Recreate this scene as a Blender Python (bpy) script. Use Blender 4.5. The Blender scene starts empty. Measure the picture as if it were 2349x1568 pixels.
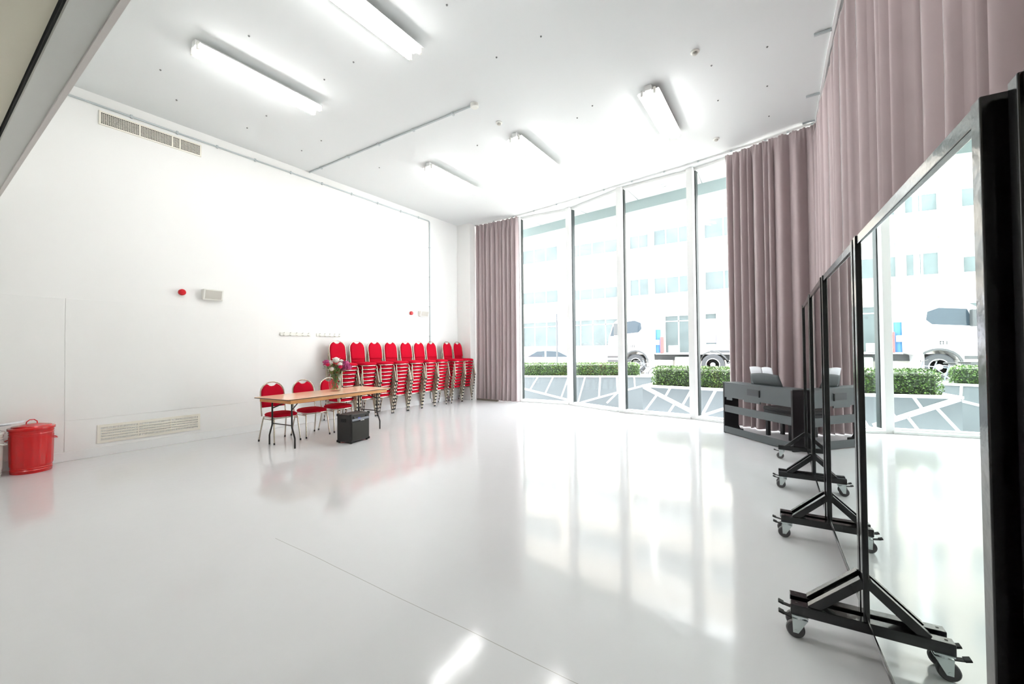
import bpy, bmesh, math, random
from mathutils import Vector, Matrix
random.seed(7)
PI = math.pi
sc = bpy.context.scene
COL = sc.collection

# ------------------------------------------------------------------ camera, sky, sun, exposure
def cam_axes(yaw, pitch, roll):
    f = Vector((math.sin(yaw)*math.cos(pitch), math.cos(yaw)*math.cos(pitch), math.sin(pitch)))
    r = Vector((math.cos(yaw), -math.sin(yaw), 0)); u = r.cross(f)
    return (math.cos(roll)*r + math.sin(roll)*u, -math.sin(roll)*r + math.cos(roll)*u, f)
cr, cu, cf = cam_axes(*[math.radians(a) for a in (-33.69992, 0.96703, -0.52550)])
cam_data = bpy.data.cameras.new('camera')
cam_data.sensor_width = 36.0
cam_data.sensor_fit = 'HORIZONTAL'
cam_data.lens = 942.97/2349*36.0
cam_data.clip_start = 0.02
cam_data.clip_end = 300
cam = bpy.data.objects.new('camera', cam_data)
COL.objects.link(cam)
cam.matrix_world = Matrix(((cr.x, cu.x, -cf.x, 0), (cr.y, cu.y, -cf.y, 0), (cr.z, cu.z, -cf.z, 1.44), (0, 0, 0, 1)))
sc.camera = cam

SKY = 8.6
SUN = 24.0
TUBE = 23.0
world = bpy.data.worlds.new('bright_sky')
sc.world = world
world.use_nodes = True
wb = world.node_tree.nodes['Background']
wb.inputs['Color'].default_value = (0.94, 0.97, 1.0, 1)
wb.inputs['Strength'].default_value = SKY
sun_d = bpy.data.lights.new('sun', 'SUN')
sun_d.energy = SUN
sun_d.angle = math.radians(1.0)
sun_d.color = (1.0, 0.96, 0.9)
sun = bpy.data.objects.new('sun', sun_d)
COL.objects.link(sun)
sun.rotation_euler = Vector((-0.60, 0.08, 0.80)).to_track_quat('Z', 'Y').to_euler()
sun.location = (-8, 12, 20)
sc.view_settings.view_transform = 'Standard'
sc.view_settings.look = 'None'
sc.view_settings.gamma = 1.0
sc.view_settings.use_curve_mapping = False
sc.view_settings.exposure = 0.65

# ------------------------------------------------------------------ materials
def lin(c):
    return tuple(((v/255.0)/12.92 if v/255.0 <= 0.04045 else ((v/255.0+0.055)/1.055)**2.4) for v in c)

def mat(name, rgb, rough=0.5, metal=0.0, spec=0.5, var=0.0, vscale=4.0, bump=0.0, bscale=60.0, coat=0.0, emit=None, estr=0.0, sheen=0.0):
    m = bpy.data.materials.new(name)
    m.use_nodes = True
    nt = m.node_tree
    b = nt.nodes['Principled BSDF']
    c = lin(rgb)
    b.inputs['Base Color'].default_value = (*c, 1)
    b.inputs['Roughness'].default_value = rough
    b.inputs['Metallic'].default_value = metal
    b.inputs['Specular IOR Level'].default_value = spec
    if coat:
        b.inputs['Coat Weight'].default_value = coat
        b.inputs['Coat Roughness'].default_value = 0.05
    if sheen:
        b.inputs['Sheen Weight'].default_value = sheen
    if emit:
        b.inputs['Emission Color'].default_value = (*emit, 1)
        b.inputs['Emission Strength'].default_value = estr
    tc = nt.nodes.new('ShaderNodeTexCoord')
    if var:
        n = nt.nodes.new('ShaderNodeTexNoise')
        n.inputs['Scale'].default_value = vscale
        n.inputs['Detail'].default_value = 3
        nt.links.new(tc.outputs['Object'], n.inputs['Vector'])
        mx = nt.nodes.new('ShaderNodeMix')
        mx.data_type = 'RGBA'
        mx.inputs[6].default_value = (*[v*(1-var) for v in c], 1)
        mx.inputs[7].default_value = (*[min(1, v*(1+var)) for v in c], 1)
        nt.links.new(n.outputs['Fac'], mx.inputs[0])
        nt.links.new(mx.outputs[2], b.inputs['Base Color'])
    if bump:
        n2 = nt.nodes.new('ShaderNodeTexNoise')
        n2.inputs['Scale'].default_value = bscale
        nt.links.new(tc.outputs['Object'], n2.inputs['Vector'])
        bp = nt.nodes.new('ShaderNodeBump')
        bp.inputs['Strength'].default_value = bump
        bp.inputs['Distance'].default_value = 0.01
        nt.links.new(n2.outputs['Fac'], bp.inputs['Height'])
        nt.links.new(bp.outputs['Normal'], b.inputs['Normal'])
    return m

def glass_mat(name, tint, refl):
    m = bpy.data.materials.new(name)
    m.use_nodes = True
    nt = m.node_tree
    nt.nodes.remove(nt.nodes['Principled BSDF'])
    out = nt.nodes['Material Output']
    tr = nt.nodes.new('ShaderNodeBsdfTransparent')
    tr.inputs['Color'].default_value = (*tint, 1)
    gl = nt.nodes.new('ShaderNodeBsdfGlossy')
    gl.inputs['Roughness'].default_value = 0.0
    lw = nt.nodes.new('ShaderNodeLayerWeight')
    lw.inputs['Blend'].default_value = 0.5
    pw = nt.nodes.new('ShaderNodeMath'); pw.operation = 'POWER'; pw.inputs[1].default_value = 4.0
    nt.links.new(lw.outputs['Facing'], pw.inputs[0])
    fr = nt.nodes.new('ShaderNodeMath'); fr.operation = 'MULTIPLY_ADD'
    fr.inputs[1].default_value = refl; fr.inputs[2].default_value = 0.03
    nt.links.new(pw.outputs[0], fr.inputs[0])
    mx = nt.nodes.new('ShaderNodeMixShader')
    nt.links.new(fr.outputs[0], mx.inputs[0])
    nt.links.new(tr.outputs[0], mx.inputs[1])
    nt.links.new(gl.outputs[0], mx.inputs[2])
    nt.links.new(mx.outputs[0], out.inputs['Surface'])
    return m

M = {}
M['wall'] = mat('white_wall_paint', (245, 245, 243), 0.6, var=0.01, vscale=1.5, bump=0.03, bscale=90)
M['panel'] = mat('white_board_paint', (244, 244, 242), 0.5, var=0.01)
M['ceil'] = mat('white_ceiling_paint', (232, 235, 235), 0.7, var=0.012, vscale=0.8)
M['olive'] = mat('grey_olive_ceiling_paint', (226, 221, 202), 0.7, var=0.03, vscale=2)
M['grey_soffit'] = mat('grey_header_paint', (218, 219, 214), 0.5, var=0.01)
M['bead'] = mat('pale_header_bead', (222, 216, 212), 0.5, var=0.02)
M['black_gap'] = mat('black_track_gap', (14, 13, 13), 0.7)
M['white'] = mat('white_metal', (243, 244, 243), 0.35, var=0.01)
M['white_plastic'] = mat('white_plastic', (240, 240, 234), 0.4, var=0.01)
M['grille'] = mat('warm_grey_grille', (206, 204, 196), 0.6, var=0.03, bump=0.4, bscale=400)
M['cream'] = mat('cream_vent_metal', (240, 236, 224), 0.4, var=0.02)
M['vent_dark'] = mat('vent_painted_shade', (30, 25, 19), 0.8)  # near-black colour stands in for the shade inside the vents
M['galv'] = mat('galvanised_conduit', (196, 204, 206), 0.35, metal=0.35, var=0.05, vscale=20)
M['gasket'] = mat('black_window_gasket', (38, 46, 46), 0.5)
M['glass'] = glass_mat('window_glass', (0.97, 0.985, 0.985), 0.5)
M['black'] = mat('black_gloss_steel', (12, 12, 14), 0.16, spec=0.6, bump=0.08, bscale=35)
M['mirror'] = mat('silvered_mirror', (238, 248, 244), 0.0, metal=1.0)
M['mirror_edge'] = mat('green_glass_edge', (40, 70, 60), 0.2)
M['tyre_grey'] = mat('grey_castor_rubber', (84, 82, 84), 0.5, var=0.05, vscale=30)
M['zinc'] = mat('zinc_castor_steel', (206, 214, 214), 0.28, metal=0.8, var=0.04, vscale=20)
M['red'] = mat('crimson_chair_fabric', (192, 5, 40), 0.85, spec=0.15, var=0.06, vscale=30, bump=0.12, bscale=500)
M['chrome'] = mat('champagne_chair_tube', (196, 187, 172), 0.2, metal=1.0, var=0.03, vscale=10)
M['rubber'] = mat('black_rubber', (24, 24, 24), 0.6)
M['wood'] = mat('beech_table_laminate', (252, 206, 174), 0.2, var=0.08, vscale=6)
M['wood_edge'] = mat('varnished_ply_edge', (222, 160, 96), 0.4, var=0.1, vscale=12)
M['edge_dark'] = mat('dark_table_edge', (92, 68, 50), 0.4)
M['table_leg'] = mat('dark_grey_table_leg', (44, 42, 40), 0.35, metal=0.3)
M['amp'] = mat('black_amp_vinyl', (36, 34, 34), 0.55, bump=0.3, bscale=200)
M['amp_grille'] = mat('charcoal_amp_cloth', (48, 47, 43), 0.8, bump=0.4, bscale=500)
M['amp_panel'] = mat('grey_amp_panel', (92, 95, 104), 0.35, metal=0.3)
M['blue'] = mat('blue_display', (52, 60, 140), 0.3)
M['text_white'] = mat('white_lettering', (235, 235, 235), 0.4)
M['bin_red'] = mat('glossy_red_enamel', (204, 6, 16), 0.2, coat=0.2, var=0.03)
M['bin_white'] = mat('glossy_white_enamel', (226, 232, 226), 0.2, coat=0.4, var=0.01)
M['paper'] = mat('white_paper', (238, 240, 246), 0.7, var=0.01)
M['ink'] = mat('grey_print', (120, 122, 150), 0.7)
M['leaf'] = mat('flower_leaf', (74, 108, 40), 0.5, var=0.35, vscale=30)
M['stem'] = mat('flower_stem', (112, 140, 62), 0.5, var=0.2, vscale=20)
M['petal_white'] = mat('white_petal', (250, 246, 240), 0.6, var=0.02)
M['petal_rose'] = mat('deep_pink_petal', (224, 6, 84), 0.6, var=0.12, vscale=40)
M['petal_mauve'] = mat('mauve_petal', (176, 62, 120), 0.6, var=0.3, vscale=60)
M['vase_glass'] = glass_mat('vase_glass', (0.97, 0.98, 0.96), 0.7)
M['water'] = glass_mat('vase_water', (0.95, 0.97, 0.92), 0.1)
M['piano'] = mat('satin_black_piano', (34, 34, 36), 0.4, var=0.05)
M['piano_back'] = mat('grey_piano_back_board', (84, 90, 92), 0.5, var=0.04, vscale=10)
M['plate'] = mat('dark_rating_plate', (62, 66, 68), 0.4)
M['ivory'] = mat('white_piano_key', (240, 238, 230), 0.25)
M['batten'] = mat('grey_brown_batten', (118, 110, 100), 0.7, var=0.1, vscale=20)
M['hook'] = mat('cream_hook_metal', (228, 226, 214), 0.35)
M['sounder'] = mat('red_sounder_plastic', (206, 22, 36), 0.3)
M['soffit'] = mat('white_canopy_soffit', (236, 240, 238), 0.6, var=0.01)
M['fascia'] = mat('grey_green_fascia', (150, 165, 165), 0.5, var=0.03)
M['joint'] = mat('grey_joint_line', (120, 130, 130), 0.7)
M['planter'] = mat('grey_planter_render', (98, 104, 107), 0.7, var=0.05, vscale=3)
M['stripe'] = mat('white_planter_stripe', (205, 208, 208), 0.6, var=0.01)
M['soil'] = mat('dark_soil', (70, 60, 48), 0.9, var=0.2, vscale=20)
M['street'] = mat('pale_street_paving', (176, 173, 168), 0.8, var=0.05, vscale=0.6)
M['paving'] = mat('grey_lower_paving', (104, 104, 104), 0.8, var=0.06, vscale=1.5)
M['brick'] = mat('cream_facade_brick', (166, 158, 147), 0.8, var=0.04, vscale=1.2)
M['fwin'] = mat('white_facade_window_frame', (168, 172, 172), 0.5)
M['fglass'] = mat('pale_blue_office_pane', (80, 88, 89), 0.15, spec=0.12, var=0.35, vscale=1.1)
M['blind'] = mat('pale_office_blind', (136, 142, 143), 0.7, var=0.05)
M['poster'] = mat('lilac_poster', (120, 116, 150), 0.5)
M['truck'] = mat('white_truck_paint', (186, 186, 189), 0.3, coat=0.2)
M['truck_blue'] = mat('lilac_blue_stripe', (132, 132, 190), 0.4)
M['truck_glass'] = mat('truck_side_glass', (40, 50, 58), 0.06, spec=0.25)
M['chassis'] = mat('dark_chassis_steel', (52, 54, 56), 0.6, var=0.1)
M['tyre'] = mat('black_tyre', (40, 42, 46), 0.7)
M['rim'] = mat('pale_wheel_rim', (190, 192, 196), 0.4, metal=0.3)
M['alu'] = mat('silver_alloy', (190, 190, 192), 0.35, metal=0.6)
M['tank'] = mat('grey_green_fuel_tank', (96, 104, 96), 0.5, var=0.05)
M['hose_blue'] = mat('blue_gas_bottle', (40, 90, 130), 0.5)
M['red_board'] = mat('red_rear_board', (206, 60, 60), 0.5)
M['car'] = mat('pale_silver_car_paint', (160, 167, 167), 0.25, coat=0.3)
M['pole_dark'] = mat('dark_sign_pole', (70, 72, 76), 0.5)
M['bike'] = mat('grey_bicycle_tube', (110, 118, 128), 0.4, metal=0.3)
M['fixing'] = mat('dark_ceiling_fixing', (120, 122, 122), 0.6)
M['tube'] = mat('lit_fluorescent_tube', (250, 250, 250), 0.4, emit=(1.0, 0.99, 0.98), estr=TUBE)

def hedge_mat():
    m = mat('box_hedge_leaf', (70, 104, 44), 0.45)
    nt = m.node_tree
    b = nt.nodes['Principled BSDF']
    g = nt.nodes.new('ShaderNodeNewGeometry')
    r = nt.nodes.new('ShaderNodeValToRGB')
    r.color_ramp.elements[0].color = (*lin((16, 38, 20)), 1)
    r.color_ramp.elements[1].color = (*lin((84, 118, 40)), 1)
    nt.links.new(g.outputs['Random Per Island'], r.inputs[0])
    nt.links.new(r.outputs[0], b.inputs['Base Color'])
    return m
M['hedge'] = hedge_mat()
M['hedge_core'] = mat('hedge_inner_twigs', (36, 50, 28), 0.8, var=0.3, vscale=20)

def curtain_mat():
    m = bpy.data.materials.new('mauve_curtain_cloth')
    m.use_nodes = True
    nt = m.node_tree
    b = nt.nodes['Principled BSDF']
    out = nt.nodes['Material Output']
    c = lin((184, 169, 170))
    tc = nt.nodes.new('ShaderNodeTexCoord')
    n = nt.nodes.new('ShaderNodeTexNoise')
    n.inputs['Scale'].default_value = 6
    mx = nt.nodes.new('ShaderNodeMix')
    mx.data_type = 'RGBA'
    mx.inputs[6].default_value = (*[v*0.96 for v in c], 1)
    mx.inputs[7].default_value = (*[v*1.04 for v in c], 1)
    nt.links.new(tc.outputs['Object'], n.inputs['Vector'])
    nt.links.new(n.outputs['Fac'], mx.inputs[0])
    nt.links.new(mx.outputs[2], b.inputs['Base Color'])
    b.inputs['Roughness'].default_value = 0.85
    b.inputs['Sheen Weight'].default_value = 1.0
    b.inputs['Sheen Roughness'].default_value = 0.28
    b.inputs['Specular IOR Level'].default_value = 0.2
    n2 = nt.nodes.new('ShaderNodeTexNoise')
    n2.inputs['Scale'].default_value = 700
    bp = nt.nodes.new('ShaderNodeBump')
    bp.inputs['Strength'].default_value = 0.1
    bp.inputs['Distance'].default_value = 0.003
    nt.links.new(tc.outputs['Object'], n2.inputs['Vector'])
    nt.links.new(n2.outputs['Fac'], bp.inputs['Height'])
    nt.links.new(bp.outputs['Normal'], b.inputs['Normal'])
    return m
M['curtain'] = curtain_mat()

def floor_mat():
    m = mat('pale_grey_gloss_floor_paint', (210, 211, 214), 0.10, spec=0.5)
    nt = m.node_tree
    b = nt.nodes['Principled BSDF']
    tc = nt.nodes.new('ShaderNodeTexCoord')
    n = nt.nodes.new('ShaderNodeTexNoise')
    n.inputs['Scale'].default_value = 0.7
    n.inputs['Detail'].default_value = 4
    nt.links.new(tc.outputs['Object'], n.inputs['Vector'])
    mx = nt.nodes.new('ShaderNodeMix')
    mx.data_type = 'RGBA'
    mx.inputs[6].default_value = (*lin((215, 215, 217)), 1)
    mx.inputs[7].default_value = (*lin((222, 223, 224)), 1)
    nt.links.new(n.outputs['Fac'], mx.inputs[0])
    # a long hairline joint across the slab
    sx = nt.nodes.new('ShaderNodeSeparateXYZ')
    nt.links.new(tc.outputs['Object'], sx.inputs[0])
    n3 = nt.nodes.new('ShaderNodeTexNoise')
    n3.inputs['Scale'].default_value = 1.3
    nt.links.new(tc.outputs['Object'], n3.inputs['Vector'])
    ma = nt.nodes.new('ShaderNodeMath'); ma.operation = 'MULTIPLY_ADD'
    ma.inputs[1].default_value = 0.03; ma.inputs[2].default_value = -1.655
    nt.links.new(n3.outputs['Fac'], ma.inputs[0])
    ad = nt.nodes.new('ShaderNodeMath'); ad.operation = 'ADD'
    nt.links.new(sx.outputs['Y'], ad.inputs[0]); nt.links.new(ma.outputs[0], ad.inputs[1])
    ab = nt.nodes.new('ShaderNodeMath'); ab.operation = 'ABSOLUTE'
    nt.links.new(ad.outputs[0], ab.inputs[0])
    lt = nt.nodes.new('ShaderNodeMath'); lt.operation = 'LESS_THAN'
    lt.inputs[1].default_value = 0.0018
    nt.links.new(ab.outputs[0], lt.inputs[0])
    gx = nt.nodes.new('ShaderNodeMath'); gx.operation = 'GREATER_THAN'
    gx.inputs[1].default_value = -3.3
    nt.links.new(sx.outputs['X'], gx.inputs[0])
    an = nt.nodes.new('ShaderNodeMath'); an.operation = 'MULTIPLY'
    nt.links.new(lt.outputs[0], an.inputs[0]); nt.links.new(gx.outputs[0], an.inputs[1])
    m2 = nt.nodes.new('ShaderNodeMix'); m2.data_type = 'RGBA'
    m2.inputs[7].default_value = (*lin((168, 166, 162)), 1)
    nt.links.new(an.outputs[0], m2.inputs[0])
    nt.links.new(mx.outputs[2], m2.inputs[6])
    nt.links.new(m2.outputs[2], b.inputs['Base Color'])
    nb = nt.nodes.new('ShaderNodeTexNoise')
    nb.inputs['Scale'].default_value = 9
    nb.inputs['Detail'].default_value = 2
    nt.links.new(tc.outputs['Object'], nb.inputs['Vector'])
    bp = nt.nodes.new('ShaderNodeBump')
    bp.inputs['Strength'].default_value = 0.03
    bp.inputs['Distance'].default_value = 0.02
    nt.links.new(nb.outputs['Fac'], bp.inputs['Height'])
    nt.links.new(bp.outputs['Normal'], b.inputs['Normal'])
    return m
M['floor'] = floor_mat()

# ------------------------------------------------------------------ mesh builder
class MB:
    def __init__(s):
        s.v = []; s.f = []
    def add(s, vs, fs):
        o = len(s.v)
        s.v += [tuple(p) for p in vs]
        s.f += [tuple(i+o for i in f) for f in fs]
        return s
    def box(s, x0, x1, y0, y1, z0, z1):
        return s.add([(x0,y0,z0),(x1,y0,z0),(x1,y1,z0),(x0,y1,z0),(x0,y0,z1),(x1,y0,z1),(x1,y1,z1),(x0,y1,z1)],
                     [(0,3,2,1),(4,5,6,7),(0,1,5,4),(1,2,6,5),(2,3,7,6),(3,0,4,7)])
    def bar(s, a, b, w, h, up=(0,0,1)):
        a = Vector(a); b = Vector(b); d = (b-a).normalized(); u = Vector(up)
        if abs(d.dot(u)) > 0.98: u = Vector((1,0,0))
        r = d.cross(u).normalized(); u = r.cross(d)
        vs = []
        for p in (a, b):
            for sx, sy in ((-1,-1),(1,-1),(1,1),(-1,1)):
                vs.append(p + r*sx*w/2 + u*sy*h/2)
        return s.add(vs, [(0,1,2,3),(7,6,5,4),(0,4,5,1),(1,5,6,2),(2,6,7,3),(3,7,4,0)])
    def prism(s, poly, z0, z1, xf=None):
        n = len(poly)
        vs = [(x,y,z0) for x,y in poly] + [(x,y,z1) for x,y in poly]
        if xf: vs = [xf(p) for p in vs]
        fs = [tuple(range(n-1,-1,-1)), tuple(range(n,2*n))] + [(i,(i+1)%n,n+(i+1)%n,n+i) for i in range(n)]
        return s.add(vs, fs)
    def tube(s, path, r, n=8, closed=False):
        P = [Vector(p) for p in path]; k = len(P); vs = []; fs = []
        R = r if hasattr(r, '__len__') else [r]*k
        prev = None
        for i, p in enumerate(P):
            if closed: d = P[(i+1) % k] - P[i-1]
            elif i == 0: d = P[1]-P[0]
            elif i == k-1: d = P[-1]-P[-2]
            else: d = (P[i+1]-P[i]).normalized() + (P[i]-P[i-1]).normalized()
            d.normalize()
            if prev is None:
                u = Vector((0,0,1)) if abs(d.z) < 0.9 else Vector((1,0,0))
                a = d.cross(u).normalized()
            else:
                a = (prev - d*prev.dot(d)).normalized()
            prev = a; b = d.cross(a)
            for j in range(n):
                t = 2*PI*j/n
                vs.append(p + a*math.cos(t)*R[i] + b*math.sin(t)*R[i])
        m = k if closed else k-1
        for i in range(m):
            for j in range(n):
                i2 = (i+1) % k
                fs.append((i*n+j, i*n+(j+1)%n, i2*n+(j+1)%n, i2*n+j))
        if not closed:
            fs.append(tuple(range(n-1,-1,-1))); fs.append(tuple(range((k-1)*n, k*n)))
        return s.add(vs, fs)
    def lathe(s, prof, n=24, c=(0,0,0), ax='z', cap=True):
        vs = []; fs = []; k = len(prof)
        for r, h in prof:
            for j in range(n):
                t = 2*PI*j/n
                p = (r*math.cos(t), r*math.sin(t), h)
                if ax == 'x': p = (h, r*math.cos(t), r*math.sin(t))
                elif ax == 'y': p = (r*math.sin(t), h, r*math.cos(t))
                vs.append((p[0]+c[0], p[1]+c[1], p[2]+c[2]))
        for i in range(k-1):
            for j in range(n):
                fs.append((i*n+j, i*n+(j+1)%n, (i+1)*n+(j+1)%n, (i+1)*n+j))
        if cap:
            fs.append(tuple(range(n-1,-1,-1))); fs.append(tuple(range((k-1)*n, k*n)))
        return s.add(vs, fs)
    def ball(s, c, rx, ry=None, rz=None, n=10, m=6):
        ry = ry or rx; rz = rz or rx
        vs = [(c[0],c[1],c[2]+rz)]; fs = []
        for i in range(1, m):
            a = PI*i/m
            for j in range(n):
                t = 2*PI*j/n
                vs.append((c[0]+rx*math.sin(a)*math.cos(t), c[1]+ry*math.sin(a)*math.sin(t), c[2]+rz*math.cos(a)))
        vs.append((c[0],c[1],c[2]-rz))
        for j in range(n): fs.append((0, 1+j, 1+(j+1)%n))
        for i in range(m-2):
            for j in range(n):
                fs.append((1+i*n+j, 1+(i+1)*n+j, 1+(i+1)*n+(j+1)%n, 1+i*n+(j+1)%n))
        L = len(vs)-1
        for j in range(n): fs.append((L, 1+(m-2)*n+(j+1)%n, 1+(m-2)*n+j))
        return s.add(vs, fs)
    def grid(s, rows):
        n = len(rows[0]); vs = [p for r in rows for p in r]; fs = []
        for i in range(len(rows)-1):
            for j in range(n-1):
                fs.append((i*n+j, i*n+j+1, (i+1)*n+j+1, (i+1)*n+j))
        return s.add(vs, fs)
    def build(s, name, m, parent=None, smooth=0.0, bevel=0.0, solid=0.0, loc=None, rz=None, fix=True):
        me = bpy.data.meshes.new(name)
        me.from_pydata(s.v, [], s.f)
        if fix:
            bm = bmesh.new(); bm.from_mesh(me)
            bmesh.ops.recalc_face_normals(bm, faces=bm.faces)
            bm.to_mesh(me); bm.free()
        if smooth:
            me.polygons.foreach_set('use_smooth', [True]*len(me.polygons))
            me.set_sharp_from_angle(angle=math.radians(smooth))
        me.materials.append(M[m] if isinstance(m, str) else m)
        o = bpy.data.objects.new(name, me)
        COL.objects.link(o)
        if parent: o.parent = parent
        if loc: o.location = loc
        if rz is not None: o.rotation_euler = (0, 0, rz)
        if bevel:
            b = o.modifiers.new('bevel', 'BEVEL'); b.width = bevel; b.segments = 2; b.limit_method = 'ANGLE'
        if solid:
            b = o.modifiers.new('thickness', 'SOLIDIFY'); b.thickness = solid; b.offset = 0
        return o

def thing(name, label, cat, loc=(0,0,0), rz=0.0, group=None):
    o = bpy.data.objects.new(name, None)
    o.empty_display_size = 0.1
    COL.objects.link(o)
    o.location = loc; o.rotation_euler = (0, 0, rz)
    return tag(o, label, cat, group)
def tag(o, label=None, cat=None, group=None, kind=None):
    if label: o['label'] = label
    if cat: o['category'] = cat
    if group: o['group'] = group
    if kind: o['kind'] = kind
    return o
def struct(o):
    o['kind'] = 'structure'
    return o
def copy_thing(root, loc, rz, label, group=None):
    r = root.copy(); COL.objects.link(r); r.location = loc; r.rotation_euler = (0, 0, rz)
    r['label'] = label
    if group: r['group'] = group
    for ch in list(root.children):
        c = ch.copy(); COL.objects.link(c); c.parent = r
        for g in list(ch.children):
            d = g.copy(); COL.objects.link(d); d.parent = c
    return r
ORD = ['first','second','third','fourth','fifth','sixth','seventh','eighth','ninth','tenth','eleventh','twelfth']

# ------------------------------------------------------------------ room shell
CZ = 5.07
WX = -8.0
zig = [(-7.62,9.56),(-6.10,9.60),(-4.585,9.70),(-3.06,9.12),(-1.53,9.00),(0.0,8.56),(0.95,8.38)]
floor_poly = [(-8.3,-4.2),(1.15,-4.2),(1.15,8.4)] + [(x, y+0.05) for x, y in reversed(zig)] + [(-8.3,9.62)]
struct(MB().prism(floor_poly, -0.12, 0.0).build('floor', 'floor'))
ceil_poly = [(-8.3,0.62),(1.15,0.62),(1.15,8.4)] + [(x, y+0.05) for x, y in reversed(zig)] + [(-8.3,9.62)]
struct(MB().prism(ceil_poly, CZ, CZ+0.25).build('ceiling', 'ceil'))
struct(MB().prism([(-8.3,-4.2),(1.15,-4.2),(1.15,0.445),(-8.3,0.445)], 3.24, 3.45).build('ceiling_rear', 'olive'))
struct(MB().box(-8.3,WX,-4.2,9.64,0.0,CZ).build('wall_left', 'wall'))
struct(MB().box(WX,-7.52,9.13,9.64,0.0,CZ).build('wall_end', 'wall'))
struct(MB().box(1.03,1.15,-4.2,8.42,0.0,CZ).build('wall_right', 'wall'))
struct(MB().box(-8.3,1.15,-4.4,-4.2,0.0,3.3).build('wall_back', 'wall'))
# header beam over the opening the camera stands in
hb = struct(MB().box(-8.0,1.03,0.465,0.628,3.2,CZ+0.25).build('wall_front', 'grey_soffit'))
MB().box(-8.0,1.03,0.603,0.632,3.186,3.215).build('header_bead', 'bead', hb)
MB().box(-8.0,1.03,0.456,0.468,3.228,3.40).build('track_gap', 'black_gap', hb)
# baseboards
struct(MB().box(WX,WX+0.018,-4.2,9.13,0.0,0.125).build('baseboard_left', 'white', bevel=0.004))
struct(MB().box(WX,-7.51,9.112,9.13,0.0,0.125).build('baseboard_end', 'white', bevel=0.004))
# boarded lower part of the left wall, with open seams
pn = [(-4.0,1.245,0.125,2.17),(1.253,3.678,0.535,2.172),(1.253,3.678,0.125,0.527)]
for i, (y0, y1, z0, z1) in enumerate(pn):
    struct(MB().box(WX-0.002,WX+0.006,y0,y1,z0,z1).build('trim_%d' % (i+1), 'panel', bevel=0.0015))

# ------------------------------------------------------------------ glazing
def window(n, a, b):
    ax, ay = a; bx, by = b
    L = math.hypot(bx-ax, by-ay)
    root = bpy.data.objects.new('window_%d' % n, None); COL.objects.link(root)
    root.location = (ax, ay, 0); root.rotation_euler = (0, 0, math.atan2(by-ay, bx-ax))
    root['kind'] = 'structure'
    MB().box(-0.075,0.055,-0.14,0.06,0.0,CZ).build('mullion', 'white', root, bevel=0.004)
    MB().box(0.055,0.075,-0.045,0.045,0.06,CZ-0.01).build('gasket', 'gasket', root)
    MB().box(0.055,L-0.075,-0.06,0.05,0.0,0.07).box(0.055,L-0.075,-0.16,-0.06,0.0,0.045).build('bottom_rail', 'white', root, bevel=0.004)
    MB().box(0.055,L-0.075,-0.05,0.05,CZ-0.06,CZ).build('head_rail', 'white', root, bevel=0.003)
    MB().box(0.07,L-0.075,-0.008,0.008,0.07,CZ-0.06).build('pane', 'glass', root)
for i in range(6):
    window(i+1, zig[i], zig[i+1])
# ------------------------------------------------------------------ curtain track
t = thing('curtain_track', 'white curtain track on the ceiling along the glazed wall', 'curtain rail')
tp = [(-7.5,9.40),(-6.05,9.37),(-4.5,9.17),(-3.08,8.93),(-1.56,8.70),(-0.3,8.46),(0.42,8.26)]
m = MB()
for a, b in zip(tp[:-1], tp[1:]): m.bar((*a,CZ-0.015),(*b,CZ-0.015),0.03,0.03)
m.build('rail', 'white', t)
for k in range(14):
    f = k/13*5.999; i = int(f); g = f-i
    x = tp[i][0]*(1-g)+tp[i+1][0]*g; y = tp[i][1]*(1-g)+tp[i+1][1]*g
    MB().box(x-0.02,x+0.02,y-0.03,y+0.02,CZ-0.034,CZ-0.002).build('bracket', 'galv', t)
t = thing('curtain_track', 'white curtain track on the ceiling along the right wall above the mirrors', 'curtain rail')
rtp = [(0.46,8.2),(0.49,6.4),(0.54,4.9),(0.60,2.6),(0.64,0.70)]
m = MB()
for a, b in zip(rtp[:-1], rtp[1:]): m.bar((*a,CZ-0.015),(*b,CZ-0.015),0.03,0.03)
m.build('rail', 'white', t)
for y, x in ((7.3,0.47),(8.15,0.45),(5.9,0.50),(4.4,0.55)):
    MB().box(x-0.17,x,y-0.012,y+0.012,CZ-0.03,CZ-0.004).build('bracket', 'galv', t)

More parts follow.
